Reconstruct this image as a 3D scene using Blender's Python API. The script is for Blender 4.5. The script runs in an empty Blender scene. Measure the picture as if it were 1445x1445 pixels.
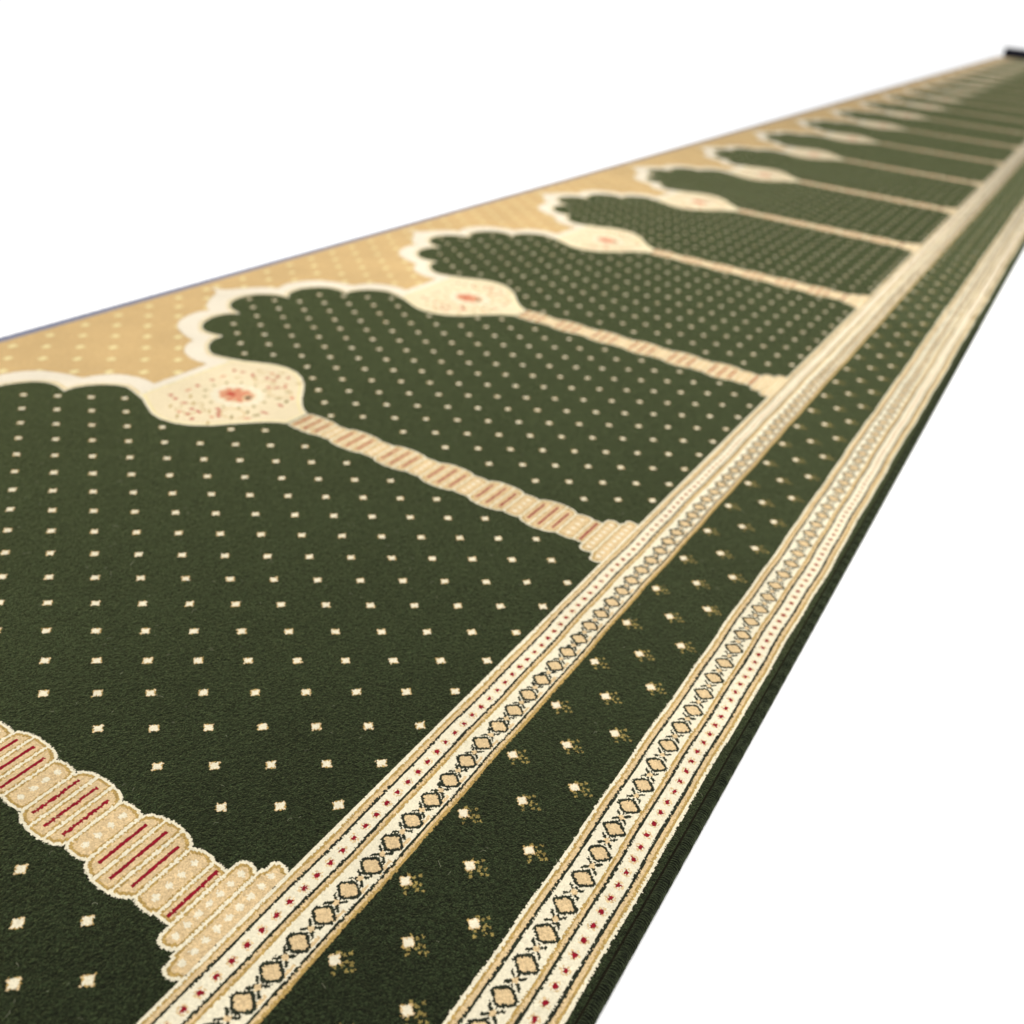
import bpy, math, random
import numpy as np
from mathutils import Matrix, Vector
rng = np.random.default_rng(7); random.seed(7)
scene = bpy.context.scene
COL = scene.collection

# ------------------------------------------------------------------ real sizes (metres)
P = 0.6                       # one prayer place along the carpet
YN0 = -0.1186                 # centre line of the prayer place nearest the middle of the picture
C = 0.001                     # one tuft
NY = 600
XL = -1.004                   # left edge of the pile
NX = 1004
KN = list(range(-1, 21))      # prayer places
Y_START = YN0 - 1.5 * P
Y_END = YN0 + (KN[-1] + .5) * P

def lin(r, g, b):
    f = lambda c: ((c/255+.055)/1.055)**2.4 if c > 10 else c/255/12.92
    return (f(r), f(g), f(b), 1)

# ------------------------------------------------------------------ materials
def yarn(name, col, vary=.30, sheen=.25, bump=.35, sheen_col=(1, 1, .92, 1), stretch=(1, 1, 1), scale=1500, tuft=880):
    m = bpy.data.materials.new(name); m.use_nodes = True
    nt = m.node_tree; n = nt.nodes; l = nt.links
    b = n['Principled BSDF']
    geo = n.new('ShaderNodeNewGeometry')
    mp = n.new('ShaderNodeMapping'); mp.inputs['Scale'].default_value = stretch
    l.new(geo.outputs['Position'], mp.inputs['Vector'])
    n1 = n.new('ShaderNodeTexNoise'); n1.inputs['Scale'].default_value = scale; n1.inputs['Detail'].default_value = 2
    l.new(mp.outputs[0], n1.inputs['Vector'])
    n2 = n.new('ShaderNodeTexNoise'); n2.inputs['Scale'].default_value = 8; n2.inputs['Detail'].default_value = 4
    l.new(geo.outputs['Position'], n2.inputs['Vector'])
    n3 = n.new('ShaderNodeTexNoise'); n3.inputs['Scale'].default_value = 260; n3.inputs['Detail'].default_value = 3
    l.new(geo.outputs['Position'], n3.inputs['Vector'])
    def rng_(node, a, bb):
        r = n.new('ShaderNodeMapRange'); r.inputs['From Min'].default_value = .3; r.inputs['From Max'].default_value = .7
        r.inputs['To Min'].default_value = a; r.inputs['To Max'].default_value = bb
        l.new(node.outputs['Fac'], r.inputs['Value']); return r
    a1 = rng_(n1, 1-vary, 1+vary) if vary < .8 else rng_(n1, .35, 1.9); a2 = rng_(n2, .80, 1.2) if vary > .4 else rng_(n2, .93, 1.07); a3 = rng_(n3, 1-vary*.4, 1+vary*.4)
    m1 = n.new('ShaderNodeMath'); m1.operation = 'MULTIPLY'; l.new(a1.outputs[0], m1.inputs[0]); l.new(a2.outputs[0], m1.inputs[1])
    m2 = n.new('ShaderNodeMath'); m2.operation = 'MULTIPLY'; l.new(m1.outputs[0], m2.inputs[0]); l.new(a3.outputs[0], m2.inputs[1])
    vo = n.new('ShaderNodeTexVoronoi'); vo.inputs['Scale'].default_value = tuft
    l.new(mp.outputs[0], vo.inputs['Vector'])
    sep = n.new('ShaderNodeSeparateColor'); l.new(vo.outputs['Color'], sep.inputs[0])
    pw = n.new('ShaderNodeMath'); pw.operation = 'POWER'; l.new(sep.outputs[0], pw.inputs[0]); pw.inputs[1].default_value = 1.9 if vary > .8 else 1
    r4 = n.new('ShaderNodeMapRange'); l.new(pw.outputs[0], r4.inputs['Value'])
    r4.inputs['To Min'].default_value = .15 if vary > .8 else 1-vary*.9; r4.inputs['To Max'].default_value = 3.0 if vary > .8 else 1+vary*.9
    m3 = n.new('ShaderNodeMath'); m3.operation = 'MULTIPLY'; l.new(m2.outputs[0], m3.inputs[0]); l.new(r4.outputs[0], m3.inputs[1]); m2 = m3
    hs = n.new('ShaderNodeMath'); hs.operation = 'SUBTRACT'; l.new(n1.outputs['Fac'], hs.inputs[0]); l.new(vo.outputs['Distance'], hs.inputs[1])
    vm = n.new('ShaderNodeVectorMath'); vm.operation = 'SCALE'; vm.inputs[0].default_value = col[:3]
    l.new(m2.outputs[0], vm.inputs['Scale'])
    l.new(vm.outputs[0], b.inputs['Base Color'])
    b.inputs['Roughness'].default_value = .95
    b.inputs['Specular IOR Level'].default_value = .12
    b.inputs['Sheen Weight'].default_value = sheen
    b.inputs['Sheen Roughness'].default_value = .45
    b.inputs['Sheen Tint'].default_value = sheen_col
    bp = n.new('ShaderNodeBump'); bp.inputs['Strength'].default_value = bump; bp.inputs['Distance'].default_value = .0006
    l.new(hs.outputs[0], bp.inputs['Height']); l.new(bp.outputs[0], b.inputs['Normal'])
    return m

GREEN, CREAM, PEACH, GOLD, RED, AMBER, LEMON, IVORY, ROSE, DARK, OLIVE, BLUSH, BRICK = range(13)
MATS = [
    yarn('green_wool',  lin(17, 23, 11), .85, .26, 1.0, (.84, .98, .36, 1), scale=1000),
    yarn('cream_wool',  lin(205, 196, 170), .10, .05),
    yarn('peach_wool',  lin(190, 165, 124), .20, .06),
    yarn('gold_wool',   lin(156, 129, 74), .26, .05),
    yarn('crimson_wool', lin(122, 14, 30), .25, .04),
    yarn('amber_wool',  lin(181, 152, 104), .12, .06),
    yarn('lemon_wool',  lin(208, 194, 142), .08, .06),
    yarn('ivory_wool',  lin(203, 188, 155), .08, .05),
    yarn('rose_wool',   lin(186, 122, 92), .15, .05),
    yarn('dark_outline_wool', lin(34, 38, 26), .6, .06, .8, scale=820),
    yarn('olive_wool',  lin(122, 107, 58), .4, .05),
    yarn('blush_wool',  lin(206, 196, 176), .06, .05),
    yarn('brick_wool',  lin(158, 48, 36), .2, .05),
]

def simple(name, col, rough=.8, scale=300, vary=.15, sheen=0):
    return yarn(name, col, vary, sheen, .3, (1, 1, 1, 1), (1, 1, 1), scale)

# ------------------------------------------------------------------ object helpers
def link(name, me, parent=None):
    o = bpy.data.objects.new(name, me); COL.objects.link(o)
    if parent: o.parent = parent
    return o

def raw_mesh(name, V, F, mi=None, mats=()):
    me = bpy.data.meshes.new(name)
    V = np.asarray(V, np.float32); F = np.asarray(F, np.int32)
    me.vertices.add(len(V)); me.vertices.foreach_set('co', V.ravel())
    me.loops.add(F.size); me.loops.foreach_set('vertex_index', F.ravel())
    me.polygons.add(len(F))
    me.polygons.foreach_set('loop_start', np.arange(0, F.size, F.shape[1], dtype=np.int32))
    for m in mats: me.materials.append(m)
    if mi is not None: me.polygons.foreach_set('material_index', np.asarray(mi, np.int32))
    me.update(calc_edges=True); me.validate()
    return me

def grid_mesh(name, mask, colour, VX, VY, VZ):
    """quads for the True cells of mask; VX.. are vertex arrays one larger than mask"""
    ny, nx = mask.shape
    iy, ix = np.nonzero(mask)
    a = iy*(nx+1)+ix
    F = np.stack([a, a+1, a+nx+2, a+nx+1], 1)
    u, inv = np.unique(F.ravel(), return_inverse=True)
    V = np.stack([VX.ravel()[u], VY.ravel()[u], VZ.ravel()[u]], 1)
    ci = colour[iy, ix]
    used, mi = np.unique(ci, return_inverse=True)
    return raw_mesh(name, V, inv.reshape(-1, 4), mi, [MATS[k] for k in used])

def inside(poly, X, Y):
    r = np.zeros(X.shape, bool); n = len(poly)
    for i in range(n):
        x1, y1 = poly[i]; x2, y2 = poly[(i+1) % n]
        if y1 == y2: continue
        c = ((y1 > Y) != (y2 > Y)) & (X < (x2-x1)*(Y-y1)/(y2-y1)+x1)
        r ^= c
    return r

def smooth(pts, k=6):
    p = [pts[0]] + list(pts) + [pts[-1]]; out = []
    for i in range(1, len(p)-2):
        for t in np.linspace(0, 1, k, endpoint=False):
            q = [0.5*((2*p[i][d])+(-p[i-1][d]+p[i+1][d])*t+(2*p[i-1][d]-5*p[i][d]+4*p[i+1][d]-p[i+2][d])*t*t
                 + (-p[i-1][d]+3*p[i][d]-3*p[i+1][d]+p[i+2][d])*t**3) for d in (0, 1)]
            out.append(tuple(q))
    out.append(pts[-1]); return out

def lobes(ls):
    out = []
    for l in ls: out += smooth(l)
    return out

def erode(m):
    r = m & np.roll(m, 1, 0) & np.roll(m, -1, 0)
    a = np.zeros_like(m); a[:, 1:-1] = r[:, 1:-1] & m[:, :-2] & m[:, 2:]; 
    a[:, 0] = r[:, 0]; a[:, -1] = r[:, -1] & m[:, -2]
    return a
def depth(m, n):
    d = m.astype(int); c = m
    for k in range(n):
        c = erode(c)
        if k % 2: # alternate with a diagonal step for rounder contours
            c = c & np.roll(np.roll(m if k == 0 else c, 1, 0), 0, 1)
        d += c
    return d

# periodic tuft jitter, the same for every prayer place so that neighbours meet
JX = (rng.random((NY, NX+1))-.5)*.00055; JY = (rng.random((NY, NX+1))-.5)*.00055
JZ = rng.normal(0, 1, (NY, NX+1))*.00026
JX[:, 0] = 0; JX[:, -1] = 0
def verts(shift):
    iy = (np.arange(NY+1)+shift) % NY
    vx = XL+np.arange(NX+1)*C; vy = np.arange(NY+1)*C-.3
    VX = np.broadcast_to(vx, (NY+1, NX+1))+JX[iy]; VY = vy[:, None]+JY[iy]; VZ = JZ[iy]-.00012
    return VX, VY, VZ

cx = XL+(np.arange(NX)+.5)*C; cy = (np.arange(NY)+.5)*C-.3
X, Yc = np.meshgrid(cx, cy)
# ragged tuft edges: the design is looked up with a small random offset
EX = rng.normal(0, .0003, X.shape); EY = rng.normal(0, .0003, X.shape)
Xr = X+EX

# ---- shapes, in (x, distance from the niche centre line)
inner_half = lobes([
    [(-.907, 0), (-.9045, .018), (-.894, .038), (-.875, .053), (-.847, .060)],
    [(-.847, .060), (-.861, .075), (-.867, .100), (-.861, .125), (-.848, .145), (-.832, .156), (-.815, .158), (-.791, .153)],
    [(-.791, .153), (-.791, .172), (-.781, .192), (-.765, .208), (-.745, .217), (-.725, .214), (-.705, .208), (-.69, .205), (-.65, .205)]])
inner_poly = inner_half+[(-.65, .35), (.1, .35), (.1, -.35), (-.65, -.35)]+[(x, -y) for x, y in reversed(inner_half)]
outer_half = lobes([
    [(-.982, 0), (-.957, .010), (-.947, .026), (-.932, .052), (-.914, .074), (-.896, .084)],
    [(-.896, .084), (-.902, .105), (-.900, .130), (-.889, .157), (-.871, .176), (-.850, .187), (-.830, .194), (-.811, .198)],
    [(-.811, .198), (-.803, .219), (-.787, .238), (-.766, .248), (-.746, .252), (-.7235, .250)],
    [(-.7235, .250), (-.7235, .31)]])
outer_poly = outer_half+[(.1, .31), (.1, -.31)]+[(x, -y) for x, y in reversed(outer_half)]
MX = [-.71, -.70, -.685, -.67, -.65, -.63, -.605, -.585, -.565, -.55, -.535, -.52, -.505, -.49]
MW = [.088, .092, .100, .108, .117, .1205, .117, .107, .090, .071, .052, .036, .0245, .019]

GC = [-.0966-.0745*k for k in range(6)]
def column_half(x):
    w = np.zeros_like(x)
    for i, c in enumerate(GC):
        pk = .0345-.0020*i; nt = .0245-.0008*i
        t = np.clip(1-((x-c)/.0257)**2, 0, 1)
        w = np.maximum(w, np.where(np.abs(x-c) < .0257, nt+(pk-nt)*np.sqrt(t), 0))
        s = c+.03725; pk2 = .0292-.0018*i
        t = np.clip(1-((x-s)/.0120)**2, 0, 1)
        w = np.maximum(w, np.where(np.abs(x-s) < .0120, nt-.0005+(pk2-nt+.0005)*t**.4, 0))
    w = np.maximum(w, np.where(np.abs(x+.0415) < .0075, .0272, 0))
    for c, hh, pk in ((-.0265, .0093, .0405), (-.0080, .0092, .0530)):
        t = np.clip(1-((x-c)/hh)**2, 0, 1)
        w = np.maximum(w, np.where(np.abs(x-c) < hh, pk-.009+.009*t**.30, 0))
    w = np.where((x > -.0180) & (x < -.0160), .042, w)
    w = np.where(x > -.0012, np.maximum(w, .046), w)
    return np.where(x > -.505, w, 0)

def regions(Xx, W):
    """labels with W = signed distance from the column axis"""
    r = .3-np.abs(W)
    med = (np.abs(W) < np.interp(Xx, MX, MW)) & (Xx > -.71) & (Xx < -.497)
    colm = (np.abs(W) < column_half(Xx)) & ~med
    inn = inside(inner_poly, Xx, r); out = inside(outer_poly, Xx, r)
    lab = np.full(Xx.shape, 3)                      # 3 spandrel
    lab[out] = 1                                    # 1 arch trim
    lab[inn] = 0                                    # 0 field
    lab[colm] = 2
    lab[med] = 4
    return lab

SEP = sorted({round(v, 4) for c in GC for v in (c-.0255, c-.0086, c+.0086, c+.0255)} | {-.0487, -.0350, -.0172})
def column_tile():
    W = Yc; lab = regions(Xr, W+EY)
    col = np.full(X.shape, GREEN)
    # column
    cm = lab == 2; joint = cm | (lab == 4)
    # distance to the edge of the column
    d = np.zeros(X.shape, int); e = joint.copy()
    for k in range(5):
        d += e
        e = e & np.roll(e, 1, 0) & np.roll(e, -1, 0)
        f = e.copy(); f[:, 1:-1] = e[:, 1:-1] & e[:, :-2] & e[:, 2:]; e = f
    c = np.full(X.shape, PEACH)
    sd = np.min([np.abs(Xr-s) for s in SEP], axis=0)
    c[(sd < .0028)] = GOLD
    c[(d >= 2) & (d <= 4)] = GOLD
    c[sd < .0014] = CREAM
    c[d <= 2] = CREAM
    # crimson bars
    for i, g in enumerate(GC):
        k = 1-.05*i
        for off, hl in ((-.0170, .0212*k), (0, .0246*k), (.0170, .0212*k)):
            c[cm & (np.abs(X+EX*.6-g-off) < .0015) & (np.abs(W) < hl) & (d > 3)] = RED
    c[cm & (np.abs(X+EX*.6+.0412) < .0015) & (np.abs(W) < .0225)] = RED
    # cream stars
    def star(px, py, s=.0027):
        ax, ay = np.abs(X-px), np.abs(W-py)
        hit = ((ax+EX*2 < s*.55) & (ay < s)) | ((ay < s*.55) & (ax+EX*2 < s)) | ((ax+ay) < s*1.05)
        c[hit & cm & (d > 4)] = CREAM
    for i, g in enumerate(GC):
        s = g+.0373
        for q in (-.0170, -.0057, .0057, .0170): star(s, q*(1-.05*i))
    for q in range(-3, 4): star(-.0262, q*.0098)
    for q in range(-4, 5): star(-.0078, q*.0101)
    col[cm] = c[cm]
    # medallion
    mm = lab == 4
    d = np.zeros(X.shape, int); e = mm.copy()
    for k in range(9):
        d += e
        e = e & np.roll(e, 1, 0) & np.roll(e, -1, 0)
        f = e.copy(); f[:, 1:-1] = e[:, 1:-1] & e[:, :-2] & e[:, 2:]; e = f
    c = np.full(X.shape, IVORY)
    c[(d >= 4) & (d <= 5)] = LEMON
    c[d <= 2] = CREAM
    def blob(px, py, rx, ry, k, rot=0.0):
        dx, dy = X-px, W-py
        rx, ry = (rx*1.3, ry*1.3) if k in (BRICK, ROSE, OLIVE, GOLD, DARK) and max(rx, ry) < .006 else (rx, ry)
        u = dx*math.cos(rot)+dy*math.sin(rot); v = -dx*math.sin(rot)+dy*math.cos(rot)
        c[mm & ((u/rx)**2+(v/ry)**2+rng.normal(0, .18, X.shape) < 1)] = k
    for a in np.linspace(0, 2*math.pi, 15, endpoint=False):
        blob(-.610+.034*math.cos(a), .030*math.sin(a), .0065, .0055, CREAM)
    for a in np.linspace(.2, 2*math.pi+.2, 13, endpoint=False):
        blob(-.612+.047*math.cos(a), .041*math.sin(a), .0024, .0016, OLIVE, a)
    for a in np.linspace(0, math.pi*2, 9, endpoint=False):
        blob(-.612+.019*math.cos(a), .014*math.sin(a), .0090, .0065, ROSE, a)
    blob(-.612, 0, .018, .013, ROSE)
    for a in np.linspace(.35, math.pi*2+.35, 9, endpoint=False):
        blob(-.612+.021*math.cos(a), .015*math.sin(a), .0060, .0011, PEACH, a)
    blob(-.594, .004, .007, .007, PEACH); blob(-.593, .004, .0032, .0036, DARK); blob(-.620, -.003, .0075, .0045, BRICK)
    reds = [(-.673, .033), (-.664, .064), (-.6775, .060), (-.645, .0656), (-.6286, .089), (-.615, .086), (-.61, .072), (-.60, .093),
            (-.585, .0716), (-.588, .0565), (-.597, .049), (-.6226, .072), (-.547, .044), (-.580, .064), (-.6745, .014), (-.5425, .016)]
    for i, (px, py) in enumerate(reds):
        for s in (1, -1):
            blob(px, s*py, .0026 if i % 3 else .0017, .0024 if i % 3 else .0048, BRICK if i % 4 else ROSE, .3*s*i)
    for px, py in ((-.65, .085), (-.635, .058), (-.655, .045), (-.575, .088), (-.565, .055), (-.56, .03), (-.60, .062), (-.62, .100)):
        for s in (1, -1): blob(px, s*py, .0042, .0013, OLIVE if px > -.6 and py < .06 else GOLD, .9*s)
    for s in (1, -1): blob(-.545, .030*s, .0026, .0060, OLIVE, .4*s)
    # fine scrolls around the flower
    sc = np.abs(np.hypot((X+.625)*1.0, (np.abs(W)-.072)*1.0)-.017+.004*np.sin(5*np.arctan2(np.abs(W)-.072, X+.625)))
    c[mm & (sc < .0008) & (c == IVORY) & (d > 6)] = GOLD
    sc = np.abs(np.hypot((X+.572)*.8, (np.abs(W)-.046)*1.0)-.014)
    c[mm & (sc < .0008) & (c == IVORY) & (d > 6)] = AMBER
    col[mm] = c[mm]
    # spandrel
    sm = lab == 3
    c = np.full(X.shape, AMBER)
    for mrow in range(9):
        px = -.9795+.0355*mrow
        for n in range(-5, 6):
            py = .0637*(n+.5*((mrow+1) % 2))
            dx, dy = np.abs(X-px), np.abs(W-py)
            hit = (np.hypot(dx-.0025, dy-.0030) < .0030) | (np.hypot(dx, dy) < .0020) | ((dx < .0012) & (dy < .0062))
            c[hit & (rng.random(X.shape) < .93)] = LEMON
    col[sm] = c[sm]
    return lab, col

def niche_tile():
    W = np.where(Yc > 0, Yc-.3, Yc+.3)
    lab = regions(Xr, W+EY)
    col = np.full(X.shape, GREEN)
    bm = lab == 1; nb = ~bm
    # thin amber line inside the trim, near its green side
    fm = (lab == 0)
    g = fm.copy(); dist = np.where(g, 0, 99)
    for k in range(1, 12):
        h = g | np.roll(g, 1, 0) | np.roll(g, -1, 0)
        f = h.copy(); f[:, 1:-1] = h[:, 1:-1] | g[:, :-2] | g[:, 2:]
        if k % 2: f = g | np.roll(g, 1, 0) | np.roll(g, -1, 0) | np.roll(g, 1, 1) | np.roll(g, -1, 1)
        dist = np.where(f & ~g, k, dist); g = f
    c = np.full(X.shape, BLUSH)
    c[(dist >= 1) & (dist <= 2)] = CREAM
    c[(dist >= 4) & (dist <= 7)] = LEMON
    c[(dist == 5) | (dist == 6)] = AMBER
    c[(dist == 11) & (rng.random(X.shape) < .6)] = IVORY
    col[bm] = c[bm]
    # scattered little stars of the field
    ok = fm.copy()
    for k in range(11): ok = ok & np.roll(ok, 1, 0) & np.roll(ok, -1, 0) & np.roll(ok, 1, 1) & np.roll(ok, -1, 1)
    for m in range(-18, 10):
        px = -.3277+.03514*m
        if not XL < px < -.004: continue
        for n in range(-12, 13):
            if (m+n) % 2: continue
            py = .0045+.02676*n
            iy = int((py+.3)/C); ix = int((px-XL)/C)
            if not (6 < iy < NY-6) or not ok[iy, ix]: continue
            ys, xs = slice(iy-6, iy+7), slice(ix-6, ix+7)
            dx, dy = np.abs(X[ys, xs]-px)+EX[ys, xs], np.abs(Yc[ys, xs]-py)+EY[ys, xs]
            sub = col[ys, xs]
            sub[(dx+dy < .0056)] = GOLD
            sub[((dx < .0011) & (dy < .0052)) | ((dy < .0011) & (dx < .0052))] = PEACH
            sub[(dx+dy < .0044)] = CREAM
            col[ys, xs] = sub
    return lab, col

# ------------------------------------------------------------------ the carpet
carpet = bpy.data.objects.new('carpet', None); COL.objects.link(carpet)
carpet.location = (0, 0, 0)
carpet['label'] = 'long dark green prayer carpet with cream arches, columns and striped borders running into the distance'
carpet['category'] = 'carpet'

labc, colc = column_tile(); labn, coln = niche_tile()
VN = verts(0); VC = verts(300)
m_field = grid_mesh('prayer_niche', labn == 0, coln, *VN)
m_trim = grid_mesh('arch_trim', labn == 1, coln, *VN)
m_col = grid_mesh('column', labc == 2, colc, *VC)
m_med = grid_mesh('medallion', labc == 4, colc, *VC)
m_spa = grid_mesh('spandrel', labc == 3, colc, *VC)

first = {}
def piece(key, name, me, parent, loc):
    if key not in first:
        o = link(name, me, parent); first[key] = o
    else:
        o = first[key].copy(); COL.objects.link(o); o.parent = parent
    o.location = loc; return o
for k in KN:
    n = piece('n', 'prayer_niche', m_field, carpet, (0, YN0+k*P, 0))
    piece('t', 'arch_trim', m_trim, n, (0, 0, 0))
for k in KN[:-1]:
    c = piece('c', 'column', m_col, carpet, (0, YN0+(k+.5)*P, 0))
    piece('m', 'medallion', m_med, c, (0, 0, 0))
    piece('s', 'spandrel', m_spa, carpet, (0, YN0+(k+.5)*P, 0))
# half spandrels / columns at the two ends
def half(name, labmask, sign, ypos):
    mk = labmask & ((Yc > 0) if sign > 0 else (Yc < 0))
    return link(name, grid_mesh(name, mk, colc, *VC), carpet), ypos
for (sgn, yy) in ((1, Y_START), (-1, Y_END)):
    for nm, L in (('column', labc == 2), ('spandrel', labc == 3)):
        o, _ = half(nm, L, sgn, yy); o.location = (0, yy, 0)
        if nm == 'column':
            o2, _ = half('medallion', labc == 4, sgn, yy); o2.parent = o; o2.location = (0, 0, 0)

# ------------------------------------------------------------------ borders
def wob(y, ph):
    return .0007*np.sin(y*9.1+ph)+.0006*np.sin(y*23.7+ph*2.1)+.0004*np.sin(y*61+ph*3.3)

MOTIF = [(-.0012, .0056), (.0058, .0096), (.0031, .0058), (.0073, .0033), (.0075, 0), (.0110, .0038), (.0149, .0006), (.0112, -.0016), (.0035, -.0044), (.0055, -.0080)]
def border_colour(x, y, x0):
    """colour of the border design at (x, y)"""
    c = np.full(x.shape, GREEN)
    def band(a, b, k): c[(x >= a) & (x < b)] = k
    def diamonds(xc, pitch, yoff, hw):
        t = (y-yoff)/pitch; t = (t-np.round(t))*pitch
        dx, dy = np.abs(x-xc), np.abs(t)
        hy = .0086
        hexa = (dx < hw+.0002) & (dy < .0083) & (dx/.0120+dy/.0102 < 1)
        hin = (dx < hw-.0022) & (dy < .0059) & (dx/.0083+dy/.0068 < 1)
        c[hexa] = DARK; c[hin] = PEACH
        t2 = pitch/2-np.abs(t)          # from the midpoint between diamonds
        ax = np.abs(x-xc); ay = np.abs(t2)
        X_ = (np.abs(ax-ay*1.2) < .0018) & (ax < .0062) & ~hexa
        c[X_] = DARK
        c[(ax+ay < .0030) & ~hexa] = PEACH
        c[(ax < .0010) & (np.abs(ay-.0040) < .0009) & ~hexa] = DARK
        return hexa
    def reds(xc, pitch, yoff):
        t = (y-yoff)/pitch; i = np.round(t); t = (t-i)*pitch
        dx = x-xc; r = np.hypot(dx, t)
        c[(r > .0025) & (r < .0040) & (np.mod(np.arctan2(t, dx)+.4, 1.05) > .30)] = PEACH
        c[(np.abs(dx) < .0019) & (np.abs(t) < .0015) | ((np.abs(dx) < .0012) & (np.abs(t) < .0022))] = RED
    # inner border
    band(0, .0030, CREAM); band(.0030, .0049, GOLD); band(.0049, .0083, PEACH); band(.0083, .0108, DARK)
    band(.0105, .0238, CREAM); band(.0236, .0260, DARK); band(.0259, .0281, PEACH); band(.0281, .0304, GOLD)
    band(.0304, .0548, CREAM)
    dash = (np.abs(x-.0522) < .0013) & (np.mod(y+.4515+.007, .0251) < .0140); c[dash] = PEACH
    diamonds(.0437, .02512, -.4561, .0092)
    band(.0546, .0568, DARK); band(.0567, .0588, PEACH); band(.0588, .0614, GOLD)
    reds(.0177, .01347, -.4802)
    # flower band
    for xc, yo in ((.0715, -.3264), (.1028, -.2887), (.1312, -.3268)):
        t = (y-yo)/.0752; t = (t-np.round(t))*.0752
        dx = x-xc
        for (a, b) in MOTIF:
            c[(((np.abs(dx-a) < .0015) & (np.abs(t-b) < .0006)) | ((np.abs(dx-a) < .0007) & (np.abs(t-b) < .0015))) & (rng.random(x.shape) < .95)] = OLIVE
        c[((np.abs(dx) < .0014) & (np.abs(t) < .0054)) | ((np.abs(t) < .0014) & (np.abs(dx) < .0054))] = GOLD
        c[(np.abs(dx)+np.abs(t) < .0054)] = PEACH
        c[(np.abs(dx)+np.abs(t) < .0043)] = CREAM
    # outer border
    band(.1542, .1568, CREAM); band(.1568, .1588, GOLD); band(.1588, .1620, PEACH); band(.1619, .1645, DARK)
    band(.1643, .1872, CREAM)
    diamonds(.1766, .02735, -.3320, .0095)
    band(.1872, .1892, GOLD); band(.1892, .1916, PEACH); band(.1914, .1940, DARK); band(.1938, .2072, CREAM)
    reds(.2006, .01352, -.2533)
    band(.2070, .2097, DARK); band(.2096, .2124, PEACH); band(.2124, .2147, GOLD); band(.2147, .2173, CREAM)
    return c

XB = .2232
def border_grid(y0, y1, cxs, cys, jit):
    nx = round(XB/cxs); ny = round((y1-y0)/cys)
    vx = np.linspace(0, XB, nx+1); vy = np.linspace(y0, y1, ny+1)
    VX, VY = np.meshgrid(vx, vy)
    VX = VX.copy(); VY = VY.copy(); VZ = rng.normal(0, 1, VX.shape)*.00020*jit-.00012
    VX[1:-1, 1:-1] += (rng.random(VX[1:-1, 1:-1].shape)-.5)*.00055*jit
    VY[1:-1, 1:-1] += (rng.random(VY[1:-1, 1:-1].shape)-.5)*.00055*jit
    ccx = (vx[1:]+vx[:-1])/2; ccy = (vy[1:]+vy[:-1])/2
    CX, CY = np.meshgrid(ccx, ccy)
    ex = rng.normal(0, .00024, CX.shape); ey = rng.normal(0, .00024, CX.shape)
    w = wob(CY, 0)*(1-CX/XB)+wob(CY, 2.0)*(CX/XB)
    w *= np.clip(CX/.006, 0, 1)
    col = border_colour(CX+ex+w, CY+ey, 0)
    return CX+w, CX, col, VX, VY, VZ
near = border_grid(Y_START, 1.30, C, C, 1.0)
far = border_grid(1.30, Y_END, .0018, .0036, 1.0)
def border_part(name, a, b):
    gs = []
    for g in (near, far):
        mk = (g[0] >= a) & (g[0] < b)
        gs.append((mk, g))
    Vs, Fs, Ms, off = [], [], [], 0
    for mk, g in gs:
        ny, nx = mk.shape; iy, ix = np.nonzero(mk); q = iy*(nx+1)+ix
        F = np.stack([q, q+1, q+nx+2, q+nx+1], 1); u, inv = np.unique(F.ravel(), return_inverse=True)
        Vs.append(np.stack([g[3].ravel()[u], g[4].ravel()[u], g[5].ravel()[u]], 1)); Fs.append(inv.reshape(-1, 4)+off); off += len(u)
        Ms.append(g[2][iy, ix])
    M = np.concatenate(Ms); used, mi = np.unique(M, return_inverse=True)
    return link(name, raw_mesh(name, np.concatenate(Vs), np.concatenate(Fs), mi, [MATS[k] for k in used]), carpet)
o = border_part('striped_border', -1, .0614)
o['label'] = 'inner cream border with green diamonds and a row of red dots'
o = border_part('flower_band', .0614, .1542)
o = border_part('striped_border', .1542, 1)
o['label'] = 'outer cream border beside the bound edge'

# ------------------------------------------------------------------ whipped edge, strip for the shaded floor, backing
def prof_sweep(name, ys, prof, mat, parent, amp=0.0, pitch=.0016):
    V = []; n = len(prof); ph = 0
    for j, y in enumerate(ys):
        for i, (px, pz, ex, ez) in enumerate(prof):
            s = amp*math.sin(2*math.pi*(y/pitch)+i*.5) * (.6+.4*math.sin(y*311)) + amp*.6*random.uniform(-1, 1)
            V.append((px+ex*s, y, pz+ez*s))
    a = np.arange(len(ys)-1)[:, None]*n+np.arange(n-1)[None, :]; a = a.ravel()
    F = np.stack([a, a+1, a+n+1, a+n], 1)
    me = raw_mesh(name, V, F, None, [mat])
    me.polygons.foreach_set('use_smooth', [True]*len(me.polygons))
    return link(name, me, parent)
bx_, bz_, br = .2286, -.0040, .0048
prof = []
for i in range(17):
    a = math.radians(186-i*(186+75)/16)
    prof.append((bx_+br*math.cos(a), bz_+br*math.sin(a), math.cos(a), math.sin(a)))
ys = np.concatenate([np.arange(Y_START, 1.4, .0004), np.arange(1.4, Y_END, .02)])
bind_mat = yarn('binding_yarn', lin(14, 18, 8), .9, .16, 1.0, (.8, 1, .45, 1), (.3, 1.6, .3), 900)
prof_sweep('edge_binding', ys, prof, bind_mat, carpet, .00034, .0023)

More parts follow.
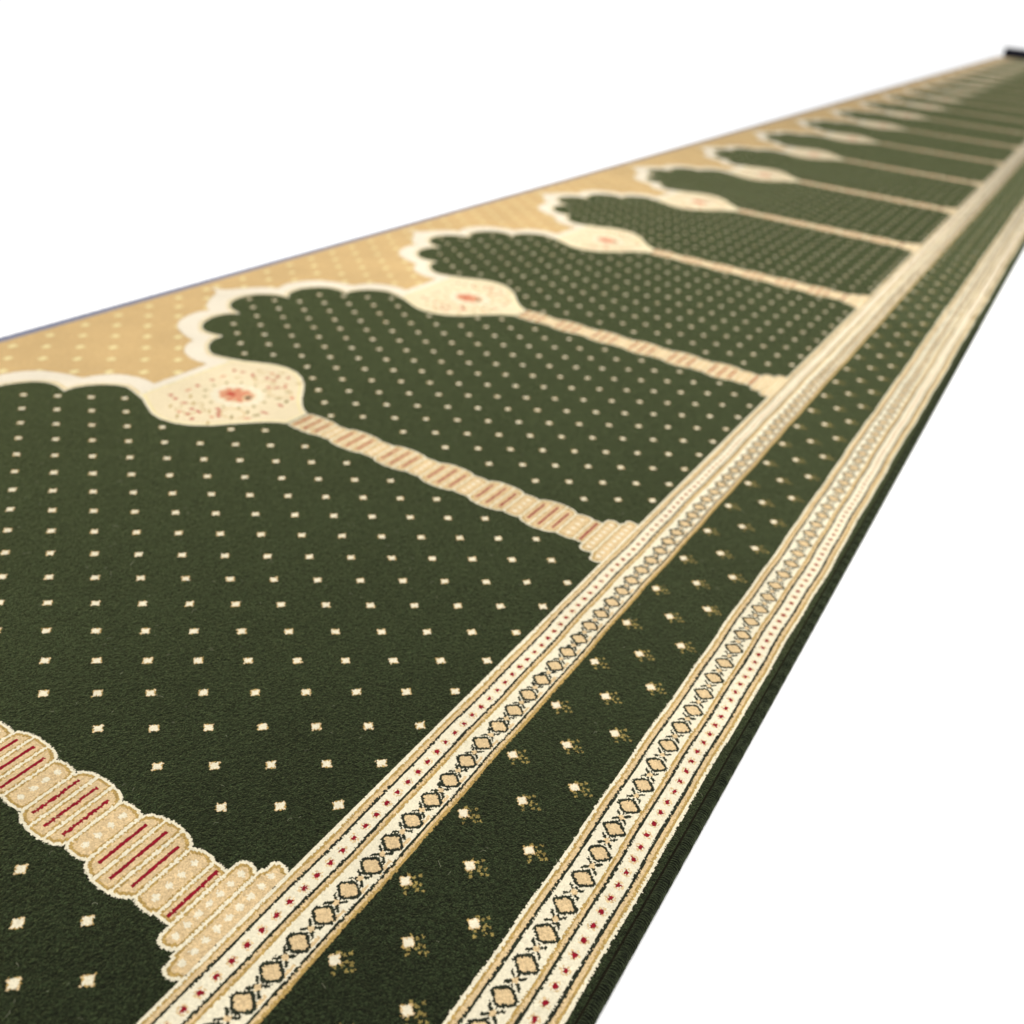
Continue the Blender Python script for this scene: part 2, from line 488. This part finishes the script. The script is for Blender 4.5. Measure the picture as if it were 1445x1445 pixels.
grey = yarn('grey_floor_shade', lin(104, 107, 124), .1, .1, .3, (1, 1, 1, 1), (1, 1, 1), 900)  # shade on the floor beside the carpet, put into a grey-blue colour
def slab(name, x0, x1, y0, y1, z0, z1, mat, parent=None, bev=0):
    V = [(x0, y0, z0), (x1, y0, z0), (x1, y1, z0), (x0, y1, z0), (x0, y0, z1), (x1, y0, z1), (x1, y1, z1), (x0, y1, z1)]
    F = [(0, 3, 2, 1), (4, 5, 6, 7), (0, 1, 5, 4), (1, 2, 6, 5), (2, 3, 7, 6), (3, 0, 4, 7)]
    return link(name, raw_mesh(name, V, F, None, [mat]), parent)
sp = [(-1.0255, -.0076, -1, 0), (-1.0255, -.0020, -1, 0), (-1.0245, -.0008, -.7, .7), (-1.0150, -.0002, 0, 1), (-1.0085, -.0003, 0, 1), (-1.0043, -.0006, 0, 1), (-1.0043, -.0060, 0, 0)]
prof_sweep('floor_shade_strip', np.concatenate([np.arange(Y_START, 2, .004), np.arange(2, Y_END, .04)]), sp, grey, carpet, .0002, .02)  # added strip along the left edge, standing for the shaded floor
jute = simple('jute_backing', lin(40, 36, 24))
slab('backing', -1.0041, .2262, Y_START+.0005, Y_END-.0005, -.0077, -.0014, jute, carpet)

# ------------------------------------------------------------------ loose lint
def lint():
    V, F = [], []
    for q in range(900):
        y = -.6+2.0*random.random()**1.6; x = random.uniform(-.95, .22)
        L = random.uniform(.002, .008)*(1.2 if random.random() < .1 else .7); n = 7
        a = random.uniform(0, 6.28); bend = random.uniform(-2.6, 2.6); r = random.uniform(.00005, .00010)
        px, py = x, y; base = len(V)
        for i in range(n):
            t = i/(n-1); h = .0003+.0005*math.sin(math.pi*t)
            nx_, ny_ = -math.sin(a), math.cos(a)
            V += [(px+nx_*r, py+ny_*r, h), (px-nx_*r, py-ny_*r, h), (px, py, h+r*1.7)]
            a += bend/n; px += math.cos(a)*L/n; py += math.sin(a)*L/n
        for i in range(n-1):
            b = base+3*i
            for s in range(3):
                t = (s+1) % 3; F.append((b+s, b+t, b+3+t, b+3+s))
    m = simple('lint_fibre', lin(175, 175, 145), .9, 2000, .1)
    o = link('lint', raw_mesh('lint', V, F, None, [m]))
    o['kind'] = 'stuff'; o['label'] = 'loose pale wool fibres scattered on the green pile'; o['category'] = 'lint'
lint()

# ------------------------------------------------------------------ dark roll lying across the far end
def roll():
    V, F = [], []; n = 40; turns = 3; R0, R1 = .018, .056; T = .008
    x0, x1 = -.99, .24; steps = n*turns; yc, zc = 12.32, -.008+.057
    for s in range(2):
        pass
    for i in range(steps+1):
        t = i/steps; r = R0+(R1-R0)*t; a = -2*math.pi*turns*t-math.pi/2
        for rr in (r, r-T):
            for xx in (x0, x1): V.append((xx+random.uniform(-.003, .003), yc+rr*math.cos(a), zc+rr*math.sin(a)))
    for i in range(steps):
        b = 4*i; q = b+4
        F += [(b, b+1, q+1, q), (b+2, q+2, q+3, b+3), (b, q, q+2, b+2), (b+1, b+3, q+3, q+1)]
    b = 4*steps; F += [(0, 2, 3, 1), (b, b+1, b+3, b+2)]
    m = yarn('navy_felt', lin(28, 28, 38), .3, .03, .4, (.8, .8, 1, 1), (1, 1, 1), 300)
    o = link('rolled_mat', raw_mesh('rolled_mat', V, F, None, [m]))
    o['label'] = 'dark navy roll lying across the far end of the carpet'; o['category'] = 'rolled mat'
roll()

# ------------------------------------------------------------------ white studio floor and surround
def floor():
    m = bpy.data.materials.new('white_studio_floor'); m.use_nodes = True
    nt = m.node_tree; b = nt.nodes['Principled BSDF']
    nz = nt.nodes.new('ShaderNodeTexNoise'); nz.inputs['Scale'].default_value = 3
    mr = nt.nodes.new('ShaderNodeMapRange'); mr.inputs['To Min'].default_value = .945; mr.inputs['To Max'].default_value = .955
    nt.links.new(nz.outputs['Fac'], mr.inputs['Value']); nt.links.new(mr.outputs[0], b.inputs['Base Color'])
    b.inputs['Roughness'].default_value = 1; b.inputs['Specular IOR Level'].default_value = 0
    s = 400
    o = link('floor', raw_mesh('floor', [(-s, -s, -.0080), (s, -s, -.0080), (s, s, -.0080), (-s, s, -.0080)], [(0, 1, 2, 3)], None, [m]))
    o['kind'] = 'structure'
floor()
w = bpy.data.worlds.new('World'); scene.world = w; w.use_nodes = True
bg = w.node_tree.nodes['Background']; bg.inputs['Color'].default_value = (1, 1, 1, 1); bg.inputs['Strength'].default_value = 1.10

def area(name, loc, target, sx, sy, power, col=(1, .97, .92)):
    L = bpy.data.lights.new(name, 'AREA'); L.shape = 'RECTANGLE'; L.size = sx; L.size_y = sy; L.energy = power; L.color = col
    o = bpy.data.objects.new(name, L); COL.objects.link(o); o.location = loc
    o.rotation_euler = (Vector(target)-Vector(loc)).to_track_quat('-Z', 'Y').to_euler()
    return o
area('studio_softbox', (.1, 1.5, 2.3), (-.25, .5, 0), .8, .8, 58)

# ------------------------------------------------------------------ camera
fpx, rx, rz, ry, px, py, pz = 1314.233, .5426536, -.4969684, .1006668, .3228678, -.6841641, .5791292
cz, sz = math.cos(rz), math.sin(rz); c_, s_ = math.cos(rx), math.sin(rx)
Fv = Vector((sz*c_, cz*c_, -s_)); R0 = Vector((cz, -sz, 0)); U0 = R0.cross(Fv)
R = R0*math.cos(ry)+U0*math.sin(ry); U = -R0*math.sin(ry)+U0*math.cos(ry)
M = Matrix(((R.x, U.x, -Fv.x, px), (R.y, U.y, -Fv.y, py), (R.z, U.z, -Fv.z, pz), (0, 0, 0, 1)))
cam = bpy.data.cameras.new('camera'); co = bpy.data.objects.new('camera', cam); COL.objects.link(co)
co.matrix_world = M
cam.sensor_width = 36; cam.sensor_fit = 'HORIZONTAL'; cam.lens = fpx/1445*36
cam.clip_start = .02; cam.clip_end = 1000
cam.dof.use_dof = True; cam.dof.focus_distance = .73; cam.dof.aperture_fstop = 4.1
scene.camera = co
scene.view_settings.view_transform = 'Standard'; scene.view_settings.look = 'None'
scene.view_settings.exposure = 0; scene.view_settings.gamma = 1
scene.render.engine = 'CYCLES'
scene.render.resolution_x = 1024; scene.render.resolution_y = 1024
